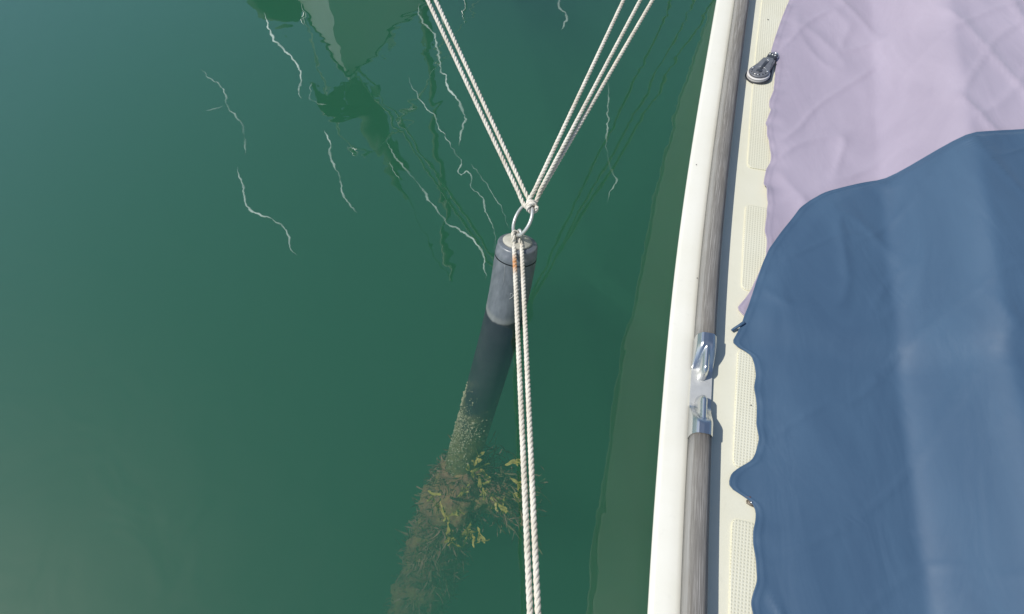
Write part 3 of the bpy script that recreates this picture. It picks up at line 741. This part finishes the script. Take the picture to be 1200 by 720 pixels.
# ------------------------------------------------------------------ the other boat, ahead to the left: seen as a reflection
def far_boat():
    root = thing('moored_sailboat', 'white sailing boat seen only as a pale wedge reflected at top left', 'sailboat', (BOW.x+.1, BOW.y+4, 0))
    Lb = 8.5; N = 40; v = []; f = []; K = 7
    for i in range(N+1):
        q = i/N; y = BOW.y + .02 + Lb*q; hb = 1.55*(1-(1-min(1, q*1.9))**1.9); cx = BOW.x + .06*q*3
        zt = 1.38 - .25*q
        rake = .02
        prof = [(-hb, zt), (-hb*1.0, zt*.6), (-hb*.97, .2), (-hb*.6, -.3), (hb*.6, -.3), (hb*.97, .2), (hb*1.0, zt*.6), (hb, zt)]
        for x, z in prof: v.append(Vector((cx+x, y+(1.38-z)*.10*(1-q), z)))
    K = 8
    for i in range(N):
        for k in range(K): f.append((i*K+k, (i+1)*K+k, (i+1)*K+(k+1) % K, i*K+(k+1) % K))
    f.append(tuple(range(K))); f.append(tuple(N*K+k for k in range(K))[::-1])
    mesh('hull', v, f, M_WHITE, root, False)
    b = Bag()                                       # dark rubbing strake under the rail
    for s in (0, 7):
        pts = [v[i*K+s] + Vector((0, 0, -.05)) for i in range(0, 26)]; b.add(tube_data(pts, .012, 6))
    b.build('rubbing_strake', M_HOLE, root)
    b = Bag()
    pr = [BOW + Vector((-.62, 1.2, .02)), BOW + Vector((-.60, 1.15, .55)), BOW + Vector((-.25, .15, .62)), BOW + Vector((0, -.12, .62)), BOW + Vector((.25, .15, .62)), BOW + Vector((.60, 1.15, .55)), BOW + Vector((.62, 1.2, .02))]
    b.add(tube_data(catmull(pr, 8), .013, 8)); b.build('pulpit', M_STEEL, root)
    b = Bag(); A = BOW + Vector((0, -.1, .0))       # anchor on the bow roller
    b.add(tube_data([BOW + Vector((0, .7, .08)), BOW + Vector((0, -.18, .06)), BOW + Vector((0, -.30, -.04))], .035, 8))
    for s in (-1, 1):
        b.add(prism([(0, -.12), (.17*s, .0), (.26*s, .20), (.13*s, .13), (.04*s, .34)] if s > 0 else [(.04*s, .34), (.13*s, .13), (.26*s, .20), (.17*s, .0), (0, -.12)], -.012, .012, 0, Matrix.Translation(BOW+Vector((0, -.32, .02))) @ Matrix.Rotation(R(20*s), 4, 'Y')))
    b.build('anchor', M_ANCHOR, root)
    mast_t = Vector((BOW.x-.25, BOW.y+4.2, 11.0)); mast_b = Vector((BOW.x+.1, BOW.y+4.2, 1.2))
    v2, f2 = tube_data(sagline(mast_b, mast_t, 0, 4), .07, 12); mesh('mast', v2, f2, M_ANCHOR, root)
    fs0 = BOW + Vector((0, .12, .15)); v2, f2 = tube_data(sagline(fs0, mast_t, .05, 20), lambda t: .012+.13*min(1, t*20)*max(0, 1-t*2.6)**.7, 10); mesh('furled_sail', v2, f2, M_DARKGREEN, root)
    v2, f2 = lathe([(.01, 0), (.10, .0), (.10, .03), (.05, .05), (.05, .14), (.10, .16), (.10, .19), (.01, .2)], Matrix.Translation(fs0), 20); mesh('furling_drum', v2, f2, M_HOLE, root)
    c = M(325, -12, 1.62); v2, f2 = ellipsoid(c, .24, .34, .34, nu=16, nv=10); v2 = [p + Vector(noise.noise_vector(p*3))*.06 for p in v2]; mesh('sail_bag', v2, f2, M_DARKGREEN, root)
    b = Bag()                                       # guard wires with their stanchions on both sides
    for s in (-1, 1):
        st = []
        for k in range(4):
            i = 7+k*7; p = v[i*K+(0 if s < 0 else 7)]; st.append(p + Vector((-s*.04, 0, .6)))
            b.add(tube_data([p + Vector((-s*.04, 0, 0)), p + Vector((-s*.04, 0, .6))], .012, 8))
        b.add(tube_data([BOW + Vector((s*.60, 1.15, .55))] + st, .007, 6))
    b.build('guard_rail', M_STEEL, root)
far_boat()

# ------------------------------------------------------------------ reflections of ropes and rigging, painted as thin pale ribbons on the water
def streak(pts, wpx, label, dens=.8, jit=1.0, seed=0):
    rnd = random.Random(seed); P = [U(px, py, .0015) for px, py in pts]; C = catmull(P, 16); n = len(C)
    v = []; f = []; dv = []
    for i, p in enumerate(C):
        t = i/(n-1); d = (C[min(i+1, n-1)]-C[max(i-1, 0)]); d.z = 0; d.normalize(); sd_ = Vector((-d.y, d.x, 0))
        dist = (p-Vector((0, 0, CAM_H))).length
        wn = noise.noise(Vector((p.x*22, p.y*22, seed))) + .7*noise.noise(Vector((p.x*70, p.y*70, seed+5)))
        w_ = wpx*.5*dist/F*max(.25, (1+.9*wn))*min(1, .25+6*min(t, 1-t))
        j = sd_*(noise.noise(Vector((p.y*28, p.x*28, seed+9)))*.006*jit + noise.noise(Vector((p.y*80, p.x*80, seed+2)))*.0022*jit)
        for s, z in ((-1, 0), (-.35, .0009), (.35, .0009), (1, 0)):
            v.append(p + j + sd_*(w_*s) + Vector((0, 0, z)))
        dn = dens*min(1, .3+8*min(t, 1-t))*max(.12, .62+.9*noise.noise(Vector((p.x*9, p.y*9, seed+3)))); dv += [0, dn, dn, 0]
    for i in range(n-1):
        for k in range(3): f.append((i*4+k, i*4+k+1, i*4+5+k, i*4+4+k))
    o = mesh('painted_reflection_streak', v, f, M_PAINTED_REFLECTION); a = o.data.attributes.new('dens', 'FLOAT', 'POINT'); a.data.foreach_set('value', [max(0, min(1, x)) for x in dv])
    return tag(o, label, 'streak', 'painted reflections of ropes and rigging on the water')
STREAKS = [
 ([(310, 15), (314, 30), (320, 45), (331, 56), (340, 66), (349, 78), (353, 92), (350, 106), (352, 116)], 2.3, 'bright curved painted reflection left of the pale boat reflection at the top', .62),
 ([(236, 82), (246, 92), (258, 100), (264, 112), (267, 124), (277, 137), (284, 150), (287, 168), (288, 182)], 2.2, 'faint painted reflection highest at the left edge of the water, left of the boat reflection', .30),
 ([(277, 196), (282, 212), (286, 228), (292, 245), (304, 252), (318, 257), (331, 265), (338, 276), (341, 290), (347, 300)], 2.2, 'long hooked painted reflection lowest on the left of the green water', .42),
 ([(381, 153), (386, 165), (387, 180), (391, 194), (396, 203), (400, 220), (404, 234), (411, 240), (417, 250)], 2.4, 'bright kinked painted reflection just below the tip of the pale boat reflection', .55),
 ([(490, 4), (492, 18), (499, 30), (507, 38), (511, 50), (514, 66), (517, 84), (523, 90), (525, 104), (536, 116), (541, 128), (545, 140), (541, 150), (539, 163), (539, 172)], 3.0, 'thick squiggly painted reflection beside the upper left rope', .45),
 ([(478, 90), (486, 106), (497, 123), (508, 136), (515, 151), (525, 165), (534, 180), (541, 192), (537, 200), (541, 206), (547, 200), (553, 207), (551, 218), (558, 226), (566, 233), (569, 248), (577, 262), (580, 278), (579, 296)], 1.8, 'long thin painted reflection ending at the top of the dark pipe', .40),
 ([(452, 166), (459, 178), (470, 192), (482, 205), (493, 219), (504, 236), (515, 250), (524, 262), (534, 268), (546, 274), (557, 284), (566, 296), (568, 312), (568, 330)], 2.8, 'painted reflection running down to the left side of the dark pipe', .45),
 ([(552, 192), (565, 208), (580, 232), (590, 250), (597, 268)], 1.3, 'thin straight painted reflection just left of the steel ring', .30),
 ([(655, -4), (655, 8), (662, 16), (663, 24), (658, 36)], 2.6, 'short painted reflection at the top edge between the two sets of ropes', .38),
 ([(713, 96), (713, 118), (712, 135), (713, 150), (711, 165), (712, 182), (714, 195), (720, 205), (722, 214), (716, 224), (711, 237)], 2.4, 'upright painted reflection right of the three ropes', .28),
 ([(262, 124), (252, 128), (240, 130)], 1.8, 'tiny side painted reflection at the left edge of the water', .24),
 ([(366, 96), (363, 108), (364, 117), (372, 121), (382, 124)], 1.6, 'tiny hooked painted reflection beside the tip of the boat reflection', .26),
 ([(456, 188), (461, 200), (468, 211)], 1.7, 'tiny painted reflection below the boat reflection, right of the kinked one', .35),
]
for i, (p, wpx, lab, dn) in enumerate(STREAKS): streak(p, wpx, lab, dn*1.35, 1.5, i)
